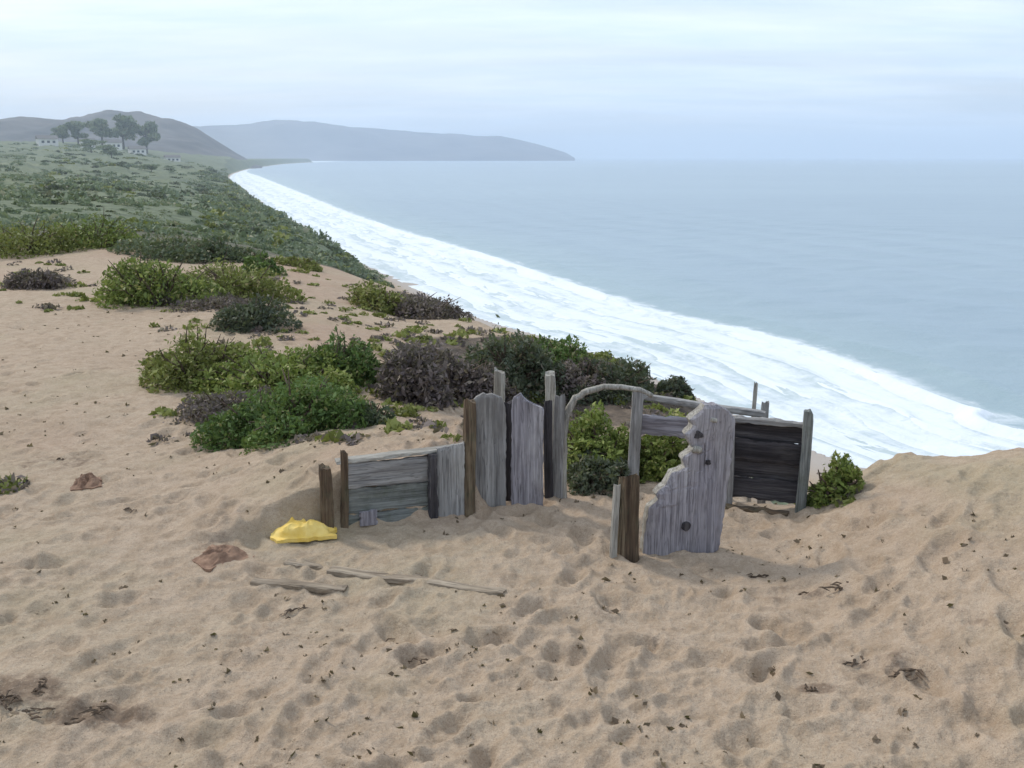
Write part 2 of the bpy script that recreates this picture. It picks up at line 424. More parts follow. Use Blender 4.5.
def board(name, mat, left, right, thick, parent=None, warp=.006, seed=0, rows=40, cols=9, edge_mat=None):
    """weathered board standing along local Z. left/right: lists of (z, x) outlines; thickness along Y. Worn, slightly warped faces."""
    rnd = np.random.default_rng(seed)
    zl, xl = zip(*left); zr, xr = zip(*right)
    z0l, z1l, z0r, z1r = zl[0], zl[-1], zr[0], zr[-1]
    ts = np.linspace(0, 1, rows); us = np.linspace(0, 1, cols)
    V = []; sd = int(rnd.integers(1000))
    for side in (-1, 1):
        for t in ts:
            a_z = z0l + (z1l - z0l) * t; b_z = z0r + (z1r - z0r) * t
            a_x = np.interp(a_z, zl, xl); b_x = np.interp(b_z, zr, xr)
            for u in us:
                x = a_x + (b_x - a_x) * u; z = a_z + (b_z - a_z) * u
                edge = min(u, 1 - u) < 1e-6 or t < 1e-6 or t > 1 - 1e-6
                y = side * thick / 2 * (.72 if edge else 1.0)
                y += warp * float(vnoise(np.array(x * 9), np.array(z * 4), sd)) + .25 * warp * float(vnoise(np.array(x * 60), np.array(z * 9), sd + 5))
                if edge:
                    x += .004 * float(vnoise(np.array(z * 40 + side), np.array(u * 7), sd + 9)); z += (.006 * float(vnoise(np.array(x * 70), np.array(t * 5), sd + 3)) if t > .5 else 0)
                V.append((x, y, z))
    n = rows * cols; Fc = []
    for i in range(rows - 1):
        for j in range(cols - 1):
            a = i * cols + j
            Fc.append([a, a + 1, a + cols + 1, a + cols]); Fc.append([n + a, n + a + cols, n + a + cols + 1, n + a + 1])
    for i in range(rows - 1):
        a = i * cols; Fc.append([a, a + cols, n + a + cols, n + a]); b = a + cols - 1; Fc.append([b, n + b, n + b + cols, b + cols])
    for j in range(cols - 1):
        Fc.append([j, n + j, n + j + 1, j + 1]); a = (rows - 1) * cols + j; Fc.append([a, a + 1, n + a + 1, n + a])
    o = mesh_obj(name, V, Fc, mat, parent)
    if edge_mat:
        o.data.materials.append(M[edge_mat]); k0 = 2 * (rows - 1) * (cols - 1)
        for i in range(rows - 1): o.data.polygons[k0 + 2 * i].material_index = 1
    return o

def rect_board(name, mat, w, h, thick, parent=None, seed=0, tilt_top=0.0, warp=.006, z0=0.0, wob=.006):
    rnd = random.Random(seed)
    n = 9
    L = [(z0 + (h - z0) * i / n, -w / 2 + rnd.uniform(-wob, wob)) for i in range(n + 1)]
    R = [(z0 + (h - tilt_top - z0) * i / n, w / 2 + rnd.uniform(-wob, wob)) for i in range(n + 1)]
    return board(name, mat, L, R, thick, parent, warp, seed, rows=30, cols=8)

def post(name, mat, w, d, h, parent=None, seed=0, z0=-.25, taper=.9, lean=(0, 0), bend=0.01):
    """hand-cut timber post with worn corners and a chipped top, along local Z"""
    rnd = random.Random(seed); seg = 12; rows = 16; V = []; Fc = []
    for i in range(rows):
        t = i / (rows - 1); z = z0 + (h - z0) * t; k = 1 - (1 - taper) * t
        for j in range(seg):
            a = 2 * pi * (j + .5) / seg
            c, s = math.cos(a), math.sin(a); q = max(abs(c), abs(s)); rr = .55 / q + .45
            x = c * rr * w / 2 * k + rnd.uniform(-1, 1) * w * .02 + bend * math.sin(t * 3 + seed) + lean[0] * t * h
            y = s * rr * d / 2 * k + rnd.uniform(-1, 1) * d * .02 + bend * math.cos(t * 2.3 + seed) + lean[1] * t * h
            zz = z
            if i == rows - 1: zz += rnd.uniform(-.012, .012) + .15 * w * math.sin(a + seed); x = x * .93; y = y * .93
            V.append((x, y, zz))
    for i in range(rows - 1):
        for j in range(seg):
            k = (j + 1) % seg; Fc.append([i * seg + j, i * seg + k, (i + 1) * seg + k, (i + 1) * seg + j])
    top = (rows - 1) * seg; V.append((sum(v[0] for v in V[-seg:]) / seg, sum(v[1] for v in V[-seg:]) / seg, h - .004))
    for j in range(seg): Fc.append([top + j, top + (j + 1) % seg, len(V) - 1])
    Fc.append(list(range(seg))[::-1])
    return mesh_obj(name, V, Fc, mat, parent)

# ------------------------------------------------------------------ ground sheet (polar grid, fine near the camera)
def azimuths(fine, coarse, span):
    a = list(np.arange(-span, span + 1e-9, fine)); rest = 360 - 2 * span
    b = list(np.linspace(span, 360 - span, int(rest / coarse) + 2)[1:-1])
    return np.radians(np.array(a + b))

def polar_faces(nr, na):
    i = np.arange(nr - 1)[:, None]; j = np.arange(na)[None]; k = (j + 1) % na
    return np.stack([i * na + j, i * na + k + 0 * i, (i + 1) * na + k, (i + 1) * na + j], -1).reshape(-1, 4)[:, ::-1]

az = azimuths(.085, 2.0, 38)
lr = np.concatenate([np.linspace(math.log(.4), math.log(2.2), 40)[:-1], np.arange(math.log(2.2), math.log(11), .0032),
                     np.arange(math.log(11), math.log(45), .0055), np.arange(math.log(45), math.log(7000), .009)])
R_ = np.exp(lr); AZ, RR = np.meshgrid(az, R_)
X = RR * np.sin(AZ); Y = RR * np.cos(AZ)
# coarse evaluation, then bilinear interpolation of the smooth part
ia = np.unique(np.concatenate([np.arange(0, len(az), 5), [len(az) - 1]])); ir = np.unique(np.concatenate([np.arange(0, len(lr), 3), [len(lr) - 1]]))
nearrow = R_ < 9
Zc = height(X[np.ix_(ir, ia)], Y[np.ix_(ir, ia)], False)
fa = np.interp(np.arange(len(az)), ia, np.arange(len(ia))); fr = np.interp(np.arange(len(lr)), ir, np.arange(len(ir)))
a0 = np.minimum(fa.astype(int), len(ia) - 2); r0 = np.minimum(fr.astype(int), len(ir) - 2); ta = (fa - a0)[None]; tr_ = (fr - r0)[:, None]
Zg = (Zc[np.ix_(r0, a0)] * (1 - ta) + Zc[np.ix_(r0, a0 + 1)] * ta) * (1 - tr_) + (Zc[np.ix_(r0 + 1, a0)] * (1 - ta) + Zc[np.ix_(r0 + 1, a0 + 1)] * ta) * tr_

# vegetation cover in world space
cover = sstep(19.5, 28, RR) * (AZ < 1.2)
_, a_l = elev_az(350, 300); _, a_c = elev_az(405, 350); _, a_r = elev_az(700, 380)
centre = sstep(a_c - .03, a_c + .05, AZ) * (1 - sstep(a_r, a_r + .05, AZ)) * sstep(7.6, 9.5, RR)
cover = np.maximum(cover, centre * .9)
rightdrop = sstep(a_r - .05, a_r + .08, AZ) * (AZ < 1.5) * sstep(9, 16, RR); cover = np.maximum(cover, rightdrop * .6)
sd, _ = poly_dist(X.ravel(), Y.ravel(), shore); sd = sd.reshape(X.shape)
Zg = np.where(RR > 40, sea_edge(X, Y, Zg, sd), Zg)
bw = 3.5 + 8 * (1 - sstep(200, 310, RR))
cover *= sstep(1.0, 1.5, -sd / bw)
wet = 1 - sstep(.25, 1.0, -sd / bw)
brown = centre * (1 - sstep(22, 40, RR)) + (1 - sstep(20, 60, RR)) * .6
brown = np.clip(brown, 0, 1)
for px, py, rad in ((375, 292, 5.0), (315, 300, 2.6), (60, 285, 2.5), (400, 320, 2.0)):   # bare sand openings
    p = ground(px, py); d = np.hypot(X - p.x, Y - p.y); cover *= sstep(.6, 1.1, d / rad)

dark_sand = np.zeros(X.shape)  # mask for patches of darker sand
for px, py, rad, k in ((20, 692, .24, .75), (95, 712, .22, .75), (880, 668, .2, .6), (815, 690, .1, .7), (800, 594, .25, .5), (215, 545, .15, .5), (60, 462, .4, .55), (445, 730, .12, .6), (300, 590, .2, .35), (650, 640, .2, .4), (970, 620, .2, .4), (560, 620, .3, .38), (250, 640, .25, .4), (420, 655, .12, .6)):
    p = ground(px, py); d = np.hypot((X - p.x) / 1.5, Y - p.y); dark_sand = np.maximum(dark_sand, k * (1 - sstep(.2, 1.1, d / rad)))
# relief of the trampled sand
nr = R_ < 30
Xn, Yn, Rn = X[nr], Y[nr], RR[nr]
fade = (1 - sstep(14, 30, Rn)) * (1 - .6 * np.clip(cover[nr], 0, 1))
rel = .016 * fbm(Xn * 2.6, Yn * 2.6, 3, 41) + .010 * fbm(Xn * 8, Yn * 8, 3, 51) + .006 * fbm(Xn * 24, Yn * 24, 3, 61) * (1 - sstep(6, 11, Rn)) + .0028 * fbm(Xn * 75, Yn * 75, 2, 71) * (1 - sstep(3.5, 6, Rn))
step_rng = np.random.default_rng(5)
prints = []
def dent(x, y, rot, L, Wd, depth): prints.append((x, y, rot, L, Wd, depth))
for _ in range(46):                                             # trails of footprints
    a = step_rng.uniform(-.62, .62); r = math.exp(step_rng.uniform(math.log(2.3), math.log(15))); x, y = r * math.sin(a), r * math.cos(a)
    th = step_rng.uniform(0, 2 * pi)
    for k in range(int(step_rng.integers(6, 14))):
        s = .055 * (1 if k % 2 else -1)
        dent(x - s * math.sin(th), y + s * math.cos(th), th + step_rng.uniform(-.2, .2), step_rng.uniform(.085, .125), step_rng.uniform(.042, .055), step_rng.uniform(.018, .034))
        st = step_rng.uniform(.26, .36); th += step_rng.uniform(-.18, .18); x += st * math.cos(th); y += st * math.sin(th)
for _ in range(3600):                                           # scuffs and clods
    a = step_rng.uniform(-.64, .64); r = math.exp(step_rng.uniform(math.log(2.2), math.log(16)))
    q = math.exp(step_rng.uniform(math.log(.012), math.log(.06)))
    dent(r * math.sin(a), r * math.cos(a), step_rng.uniform(0, pi), q * step_rng.uniform(1, 2), q, step_rng.choice([-.6, 1, 1]) * q * step_rng.uniform(.22, .5))
lrn = lr[nr]; azf = az[:int(76 / .085) + 1]
for x, y, rot, L, Wd, dp in prints:
    r = math.hypot(x, y); a = math.atan2(x, y); m = 2.6 * L
    if r < 2.1: continue
    i0, i1 = np.searchsorted(lrn, [math.log(max(r - m, .5)), math.log(r + m)]); j0, j1 = np.searchsorted(azf, [a - m / r, a + m / r])
    if i1 - i0 < 2 or j1 - j0 < 2: continue
    dx = Xn[i0:i1, j0:j1] - x; dy = Yn[i0:i1, j0:j1] - y
    c, s = math.cos(rot), math.sin(rot)
    q = ((dx * c + dy * s) / L) ** 2 + ((-dx * s + dy * c) / Wd) ** 2
    rel[i0:i1, j0:j1] += -dp * np.exp(-q ** 1.5) + (.45 * dp * np.exp(-(np.sqrt(q) - 1.5) ** 2 * 5) if dp > 0 else 0)
Zn = Zg[nr] + rel * fade
Zg[nr] = Zn
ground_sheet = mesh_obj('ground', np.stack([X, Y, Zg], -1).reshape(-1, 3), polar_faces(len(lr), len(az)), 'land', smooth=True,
                        attrs={'cover': cover.ravel(), 'wet': wet.ravel(), 'dark_sand': dark_sand.ravel(), 'brown': brown.ravel()})
tag(ground_sheet, kind='structure')
CLEAR = (azf, lrn, Zn)
def hs(x, y):
    """height of the finished surface at a point (near ground only)"""
    a = math.atan2(x, y); l = math.log(math.hypot(x, y))
    j = int(np.clip(np.searchsorted(azf, a), 1, len(azf) - 1)); i = int(np.clip(np.searchsorted(lrn, l), 1, len(lrn) - 1))
    return float(Zn[i, j])

# ------------------------------------------------------------------ sea
saz = azimuths(.16, 2.0, 40)
slr = np.concatenate([np.arange(math.log(60), math.log(900), .006), np.arange(math.log(900), math.log(40000), .02), [math.log(40000)]])
SA, SR = np.meshgrid(saz, np.exp(slr)); SX = SR * np.sin(SA); SY = SR * np.cos(SA)
fx = SX.ravel(); fy = SY.ravel()
d1, t1 = poly_dist(fx, fy, shore); d2, _ = poly_dist(fx, fy, surf)
w = np.where(d2 < 0, np.abs(d1) + np.abs(d2), np.abs(d1) - np.abs(d2))
w = np.maximum(w, 3)
s_ = np.where(d1 < 0, 0, np.where(d2 < 0, np.abs(d1) / w, 1 + np.abs(d2) / np.clip(w, 20, 400)))
s_ = np.clip(s_, 0, 6)
wob = .06 * fbm(t1 / 60.0, s_ * 0, 3, 77)
zz = np.full(fx.shape, SEA)
for k, (c, h_, wd) in enumerate(((.22, .5, .03), (.42, .9, .03), (.63, 1.2, .035), (.88, 1.9, .04), (1.22, .9, .07), (1.7, .6, .1))):
    q = (s_ - c - wob * 1.3 - .05 * fbm(t1 / 140.0 + 9 * k, s_ * 0, 2, 80 + k)) / wd
    zz = zz + h_ * (.55 + .6 * fbm(t1 / 35.0, s_ * 2 + k, 3, 90 + k)).clip(0, 1.2) * np.exp(-q * q) * (d1 > 0)
zz = zz + .35 * np.sin((s_ - 1) * 9 + 3 * fbm(fx / 150, fy / 150, 3, 33)) * sstep(1.2, 2, s_) + .3 * fbm(fx / 22, fy / 9, 3, 31) * (d1 > 0)
sea = mesh_obj('sea', np.stack([fx, fy, zz], -1), polar_faces(len(slr), len(saz)), 'sea', smooth=True, attrs={'surf_s': s_, 'surf_t': t1, 'surf_d': d1})
tag(sea, kind='structure')

# ------------------------------------------------------------------ hills behind the coast
def ridge_sheet(name, mat, px0, px1, profile, r0, r1, na, nr_, rough, seed):
    """a heightfield between two distances whose crest follows a profile of (photo column, photo row)"""
    V = []
    pxs = np.linspace(px0, px1, na); pr = np.array(profile, float)
    for i, px in enumerate(pxs):
        yt = np.interp(px, pr[:, 0], pr[:, 1])
        e, a = elev_az(px, yt)
        for k in range(nr_):
            t = k / (nr_ - 1); r = r0 + (r1 - r0) * t
            c = .55
            sh = sstep(0, c, np.array(t)) if t < c else 1 - .55 * sstep(c, 1, np.array(t))
            z = max(e * (r0 + (r1 - r0) * c) - SEA, 0) * float(sh)
            x, y = r * math.sin(a), r * math.cos(a)
            z *= 1 + rough * float(fbm(np.array(x / (r1 - r0) * 7), np.array(y / (r1 - r0) * 7), 6, seed)) * (.25 + 1.5 * min(abs(t - c), .5))
            V.append((x, y, SEA - 2 + z))
    i = np.arange(na - 1)[:, None]; k = np.arange(nr_ - 1)[None]
    Fq = np.stack([i * nr_ + k, i * nr_ + k + 1, (i + 1) * nr_ + k + 1, (i + 1) * nr_ + k], -1).reshape(-1, 4)[:, ::-1]
    o = mesh_obj(name, V, Fq, mat, smooth=True); tag(o, kind='structure'); return o
ridge_sheet('hills', 'hill', -500, 262, [(-500, 105), (-200, 112), (0, 120), (45, 119), (75, 115), (105, 112), (140, 115), (165, 121), (195, 130), (225, 146), (250, 160), (262, 164)], 3000, 5200, 260, 90, .8, 5)
ridge_sheet('headland', 'headland', -300, 575, [(-300, 112), (100, 122), (190, 127), (235, 123), (275, 119), (310, 121), (350, 127), (400, 130), (450, 134), (500, 137), (530, 143), (552, 149), (566, 153), (575, 158)], 9500, 13500, 320, 80, .5, 9)

# ------------------------------------------------------------------ leaves
def leaf_mesh(P, N, size, rnd, tint, aspect=.45):
    n = len(P)
    d = rnd.normal(size=(n, 3)); d += N * .6; d /= np.linalg.norm(d, axis=1)[:, None]
    s = np.cross(d, rnd.normal(size=(n, 3))); s /= np.linalg.norm(s, axis=1)[:, None]
    u = np.cross(d, s)
    L = (size * np.exp(rnd.normal(-.05, .42, n)).clip(.35, 2.1))[:, None]
    a = P - d * L * .5; b = P + s * L * aspect * .5 + u * L * .08; c = P + d * L * .5; e = P - s * L * aspect * .5 + u * L * .08
    V = np.stack([a, b, c, e], 1).reshape(-1, 3)
    return V, np.arange(n * 4).reshape(-1, 4), np.repeat(tint, 4)

def dome_points(rnd, n, rx, ry, h, lobes, flat=.35):
    """points through the outer volume of an uneven dome made of lobes"""
    LC = []
    for k in range(lobes):
        a = rnd.uniform(0, 2 * pi); q = math.sqrt(rnd.uniform(0, 1)) * .78
        s = rnd.uniform(.2, .5)
        LC.append((q * math.cos(a), q * math.sin(a), s, rnd.uniform(.55, 1.0) * (1 - .55 * q), rnd.uniform(-.22, .22)))
    LC = np.array(LC); w = LC[:, 2] ** 2; w /= w.sum()
    k = rnd.choice(lobes, n, p=w); c = LC[k]
    g = rnd.normal(size=(n, 3)); g[:, 2] = np.abs(g[:, 2]) * 1.1 - .12; g /= np.linalg.norm(g, axis=1)[:, None]
    q = 1 - np.abs(rnd.normal(0, .16, n)); q = np.where(rnd.random(n) < .06, q + rnd.uniform(0, .12, n), q)
    P = np.stack([(c[:, 0] + g[:, 0] * c[:, 2] * q) * rx, (c[:, 1] + g[:, 1] * c[:, 2] * q) * ry, np.maximum(g[:, 2], -.05) * q * c[:, 3] * h], -1)
    N = g * np.array([1 / rx, 1 / ry, 1 / h]); N /= np.linalg.norm(N, axis=1)[:, None]
    return P, N, c[:, 4], LC

def shrub(label, px, py, wpx, topy, mat, n, leaf, seed, group, depth=1.0, name='shrub', cat='shrub', lobes=17, twigs=True, hmin=.08, aspect=.45):
    """px,py: where the front foot of the shrub stands in the photo; wpx: its width there; topy: row of its top"""
    rnd = np.random.default_rng(seed); n = int(n * 1.5); leaf *= .88
    p = ground(px, py); r = math.hypot(p.x, p.y)
    rx = wpx / 2 * r / F; ry = rx * depth
    d = Vector((p.x, p.y, 0)).normalized()
    c = Vector((p.x, p.y, 0)) + d * ry * .85
    e, _ = elev_az(px, topy); h = max(e * math.hypot(c.x, c.y) - hz(c.x, c.y), hmin)
    rz = -math.atan2(c.x, c.y)
    P, N, lt, LC = dome_points(rnd, n, rx, ry, h, lobes)
    ca, sa = math.cos(rz), math.sin(rz)
    gx = c.x + P[:, 0] * ca - P[:, 1] * sa; gy = c.y + P[:, 0] * sa + P[:, 1] * ca
    cz = hz(c.x, c.y)
    P[:, 2] += height(gx, gy) - cz
    tint = np.clip(.46 + lt * .8 + .38 * fbm(gx * 2.2 / max(rx, .4), gy * 2.2 / max(rx, .4), 3, seed) + rnd.normal(0, .17, n), 0, 1); tint = np.where(rnd.random(n) < .05, 1, tint)
    hole = fbm(gx * 5 / max(rx, .4) + 3, P[:, 2] * 6 / max(rx, .4) + gy * 4 / max(rx, .4), 3, seed + 50) < rnd.uniform(-.42, -.2, n); P[hole, 2] *= .55; P[hole, :2] *= .9
    V, Fq, T = leaf_mesh(P, N, leaf, rnd, tint, aspect)
    root = empty(name, (c.x, c.y, cz), rz)
    tag(root, label, cat, group)
    mesh_obj('foliage', V, Fq, mat, root, attrs={'tint': T})
    if twigs:
        mb = MB(); rr = random.Random(seed)
        for q in range(min(lobes * 3, 51)):
            l = LC[q % lobes]; b = Vector((l[0] * rx * .5 + rr.uniform(-.1, .1) * rx, l[1] * ry * .5 + rr.uniform(-.1, .1) * ry, -.03))
            wx, wy = c.x + b.x * ca - b.y * sa, c.y + b.x * sa + b.y * ca; b.z += hz(wx, wy) - cz
            t = Vector(((l[0] + rr.uniform(-.3, .3)) * rx, (l[1] + rr.uniform(-.3, .3)) * ry, l[3] * h * (rr.uniform(.6, 1.0) if q % 3 else (rr.uniform(1.05, 1.22) if group == G1 else .95)) + b.z))
            m = (b + t) / 2 + Vector((rr.uniform(-.1, .1) * rx, rr.uniform(-.1, .1) * ry, .12 * h))
            mb.tube([b, m, t], [.008 + h * .012, .006 + h * .006, .003], 5)
        mb.build('branches', 'twig', root)
    return root

G1 = 'low shrubs on the dune left of the boards'; G2 = 'shrubs beyond the crest'
shrub('low olive shrub at the left end of the large green clump', 200, 392, 118, 318, 'leaf_olive', 5200, .045, 1, G1)
shrub('bright yellow-green mound in the middle of the large clump', 286, 404, 165, 332, 'leaf_bright', 7500, .045, 2, G1)
shrub('dark green shrub behind the right side of the large clump', 346, 388, 92, 322, 'leaf_deep', 5200, .045, 3, G1)
shrub('wide deep green mat fronting the large clump', 298, 440, 185, 362, 'leaf_deep', 14000, .036, 4, G1)
shrub('dry brown undergrowth at the left foot of the large clump', 232, 428, 120, 380, 'leaf_dead', 4200, .035, 5, G1)
shrub('grey-green mat reaching right toward the low panel', 372, 426, 46, 396, 'leaf_grey', 2200, .035, 6, G1)
shrub('near-black shrub under the upper green bank', 262, 332, 88, 288, 'leaf_dark', 4200, .05, 7, G1)
shrub('bright green bank of shrub on the dune brow', 158, 310, 125, 236, 'leaf_bright', 6500, .06, 8, G1)
shrub('olive shrub on the brow right of the green bank', 230, 304, 140, 246, 'leaf_olive', 6000, .06, 9, G1)
shrub('brown dry shrub among the green brow shrubs', 205, 312, 130, 286, 'leaf_dead', 4200, .05, 10, G1)
shrub('small dark green bush on the skyline of the brow', 262, 276, 48, 248, 'leaf_deep', 2600, .07, 11, G1)
shrub('yellow-green shrub at the far left edge', 20, 258, 130, 206, 'leaf_olive', 5000, .08, 12, G1)
shrub('green shrub on the brow behind the bare sand', 92, 250, 100, 208, 'leaf_bright', 4200, .08, 13, G1)
shrub('brown dead shrub in front of the far left greenery', 40, 290, 60, 262, 'leaf_dead', 2600, .055, 14, G1)
shrub('grey-olive shrub at the brow above the bright bank', 178, 262, 120, 224, 'leaf_grey', 4200, .08, 15, G1)
shrub('grey-green shrub on the brow nearest the dark skyline bush', 222, 262, 76, 232, 'leaf_grey', 3600, .08, 27, G1)
shrub('olive tuft on the bare brow right of the dark skyline bush', 300, 268, 46, 252, 'leaf_olive', 2000, .07, 28, G1)
shrub('olive brown scrub at the left of the bluff edge', 375, 312, 70, 270, 'leaf_olive', 3400, .06, 16, G2)
shrub('brown scrub on the bluff edge above the surf', 425, 320, 110, 282, 'leaf_dead', 4200, .06, 17, G2)
shrub('large purple-brown dead bush behind the boards', 432, 406, 130, 314, 'leaf_dead', 9500, .05, 18, G2)
shrub('dark brushy bush right of the purple-brown bush', 512, 404, 120, 304, 'leaf_dark', 8500, .05, 19, G2)
shrub('blue-green dark bush rising behind the two tall boards', 560, 392, 110, 322, 'leaf_deep', 5200, .05, 20, G2)
shrub('purple-brown dead bush low between the purple-brown and the dark brushy bush', 478, 410, 90, 334, 'leaf_dead', 5200, .05, 29, G2)
shrub('brown dry bush on the crest behind the driftwood arch', 585, 402, 84, 348, 'leaf_dead', 5000, .045, 30, G2)
shrub('dark low bush trailing along the crest toward the surf', 612, 404, 110, 344, 'leaf_dark', 6000, .045, 21, G2)
shrub('bright green bush seen through the bent driftwood arch', 598, 484, 108, 384, 'leaf_bright', 9000, .035, 22, G2)
shrub('dark green bush low under the driftwood arch', 592, 494, 98, 438, 'leaf_dark', 6000, .03, 23, G2)
shrub('yellow-green bush between the thin upright and the notched plank', 664, 484, 104, 388, 'leaf_bright', 8500, .035, 24, G2)
shrub('small dark topped bush above the notched plank', 676, 398, 40, 368, 'leaf_dark', 2400, .04, 25, G2)
shrub('yellow-green bush at the foot of the right end post', 832, 506, 58, 446, 'leaf_bright', 3600, .035, 26, G2)

# ------------------------------------------------------------------ ground cover: uncountable
def scatter_stuff(name, pts, size, leaf, per, mat, seed):
    rnd = np.random.default_rng(seed); Vs = []; Ts = []; k = 0
    P0 = []; N0 = []; S0 = []; T0 = []
    for (x, y, z), s, lf in zip(pts, size, leaf):
        g = rnd.normal(size=(per, 3)); g[:, 2] = np.abs(g[:, 2]) - .1; g /= np.linalg.norm(g, axis=1)[:, None]
        q = rnd.uniform(.6, 1.1, (per, 1))
        asp = np.array([rnd.uniform(.8, 1.5), rnd.uniform(.8, 1.4), rnd.uniform(.3, .6)])
        P0.append(np.array([x, y, z]) + g * q * s * asp); N0.append(g); S0.append(np.full(per, lf)); T0.append(np.clip(rnd.normal(.5 + rnd.uniform(-.25, .25), .2, per), 0, 1))
    P = np.concatenate(P0); N = np.concatenate(N0); S = np.concatenate(S0); T = np.concatenate(T0)
    V, Fq, T = leaf_mesh(P, N, S, rnd, T, .6)
    o = mesh_obj(name, V, Fq, mat, attrs={'tint': T}); tag(o, kind='stuff'); return o

def scrub_points(n, r0, r1, a0, a1, seed, keep=1.0, minshore=1.1):
    rnd = np.random.default_rng(seed)
    r = np.exp(rnd.uniform(math.log(r0), math.log(r1), n)); a = rnd.uniform(a0, a1, n)
    k = n // 3; r[:k] = np.exp(rnd.uniform(math.log(110), math.log(1500), k)); a[:k] = rnd.uniform(elev_az(205, 220)[1], elev_az(400, 270)[1], k)   # the bluff above the beach
    x, y = r * np.sin(a), r * np.cos(a)
    sd, _ = poly_dist(x, y, shore); bw = 3.5 + 8 * (1 - sstep(200, 310, r))
    dens = fbm(x / (r * .12 + 1), y / (r * .25 + 1), 3, seed)
    ok = (-sd / bw > minshore) & ((dens > (-.12 if seed == 3 else .10)) | ((np.arange(n) < n // 3) & (-sd < 130) & (dens > -.35)))
    return x[ok], y[ok], r[ok], rnd
_, aL = elev_az(-120, 250); _, aR = elev_az(1000, 250)
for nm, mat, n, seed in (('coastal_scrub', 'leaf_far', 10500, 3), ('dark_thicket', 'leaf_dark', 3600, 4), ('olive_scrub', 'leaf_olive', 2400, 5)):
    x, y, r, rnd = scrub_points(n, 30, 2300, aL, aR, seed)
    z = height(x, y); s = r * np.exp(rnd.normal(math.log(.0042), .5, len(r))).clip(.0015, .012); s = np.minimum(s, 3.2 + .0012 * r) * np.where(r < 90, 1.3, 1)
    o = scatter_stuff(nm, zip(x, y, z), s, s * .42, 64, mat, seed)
    tag(o, {'coastal_scrub': 'grey-green scrub covering the low coast beyond the dune', 'dark_thicket': 'dark thickets dotted over the low coast beyond the dune',
            'olive_scrub': 'olive scrub patches over the low coast beyond the dune'}[nm], 'scrub')
# fringe of sparse plants round the near shrubs
rnd = np.random.default_rng(8); pts = []; sz = []
for px0, px1, py0, py1, n in ((150, 400, 300, 448, 150), (0, 330, 262, 312, 120), (390, 660, 398, 440, 60), (340, 470, 285, 350, 70), (400, 690, 330, 400, 200), (0, 40, 474, 492, 4), (805, 850, 470, 505, 22), (640, 730, 395, 440, 40)):
    for _ in range(n):
        p = ground(rnd.uniform(px0, px1), rnd.uniform(py0, py1)); pts.append((p.x, p.y, p.z)); sz.append(rnd.uniform(.03, .10) * (1 + math.hypot(p.x, p.y) * .02))
sz = np.array(sz)
tag(scatter_stuff('sparse_plants', pts[::2], sz[::2], sz[::2] * .5 + .01, 40, 'leaf_olive', 12), 'sparse olive dune plants creeping over the sand', 'ground cover')
tag(scatter_stuff('dry_litter', pts[1::2], sz[1::2], sz[1::2] * .4 + .01, 34, 'leaf_dead', 13), 'dry brown plant litter fringing the shrubs', 'ground cover')

gr = np.random.default_rng(77); pts = []; sz = []
for _ in range(1900):
    a = gr.uniform(-.56, .56); r = math.exp(gr.uniform(math.log(2.6), math.log(17))); x, y = r * math.sin(a), r * math.cos(a)
    if fbm(np.array([x * .8]), np.array([y * .8]), 3, 5)[0] < gr.uniform(-.35, .25) or r > (7 if a > -.1 else 17): continue
    pts.append((x, y, hs(x, y))); sz.append(gr.uniform(.004, .013) * (1 + r * .05))
sz = np.array(sz); tag(scatter_stuff('sand_litter', pts, sz, sz * 1.8, 3, 'litter', 14), 'tiny brown plant scraps strewn over the trampled sand', 'litter')

# ------------------------------------------------------------------ the old board shelter
def face(p): return -math.atan2(p[0], p[1])          # turn a board so that its front faces the viewer's side

def dims(px, pyb, pyt, wpx, r=None):
    p = ground(px, pyb)
    if r: a = elev_az(px, pyb)[1]; p = Vector((r * math.sin(a), r * math.cos(a), 0)); p.z = hz(p.x, p.y)
    r = math.hypot(p.x, p.y)
    return p, r, wpx * r / F, ztop(px, pyt, p) - p.z

# low retaining panel
pa = Vector((PA[0], PA[1], -2.0)); pb = Vector((PB[0], PB[1], -2.0))
root = empty('retaining_panel', pa, math.atan2(PD[1], PD[0])); tag(root, 'low grey board panel holding back banked sand, brown post at its left end', 'board panel')
def on_line(px):                                      # distance along the panel for a photo column
    _, a = elev_az(px, 500); dx, dy = math.sin(a), math.cos(a)
    A = np.array([[PD[0], -dx], [PD[1], -dy]]); return float(np.linalg.solve(A, -PA)[0])
s350, s428, s466 = on_line(343), on_line(429), on_line(464)
def zt(px, py, s): q = PA + PD * s; return ztop(px, py, q) + 2.0
h1 = zt(385, 459, on_line(385)); h2 = zt(448, 446, on_line(448))
bt = post('end_post', 'wood_brown', .075, .075, zt(327, 464, 0.0), root, 31); bt.location = (-.02, -.05, 0)
nb = 3; hh = (h1 + .06) / nb
for k in range(nb):                                   # three horizontal boards
    L = s428 - s350
    b = rect_board('board', ['wood_green', 'wood_green', 'wood_grey'][k], hh - .006, L, .03, root, 40 + k)
    b.rotation_euler = (0, pi / 2, 0); b.location = (s350, -.02 + .006 * (k % 2), -.06 + hh * (k + .5))
cap = rect_board('top_board', 'wood_pale', .075, s466 - s350 + .03, .022, root, 47); cap.rotation_euler = (pi / 2, 0, pi / 2); cap.location = (s350 - .03, .005, h1 + .008)
cap.rotation_euler = Euler((0, pi / 2 - (h2 - h1) / (s466 - s350) * .55, 0)); cap.rotation_euler.rotate_axis('Z', pi / 2)
b = rect_board('middle_post', 'wood_dark', .05, zt(432, 452, s428), .05, root, 48, z0=-.12); b.location = (s428 + .012, -.045, 0)
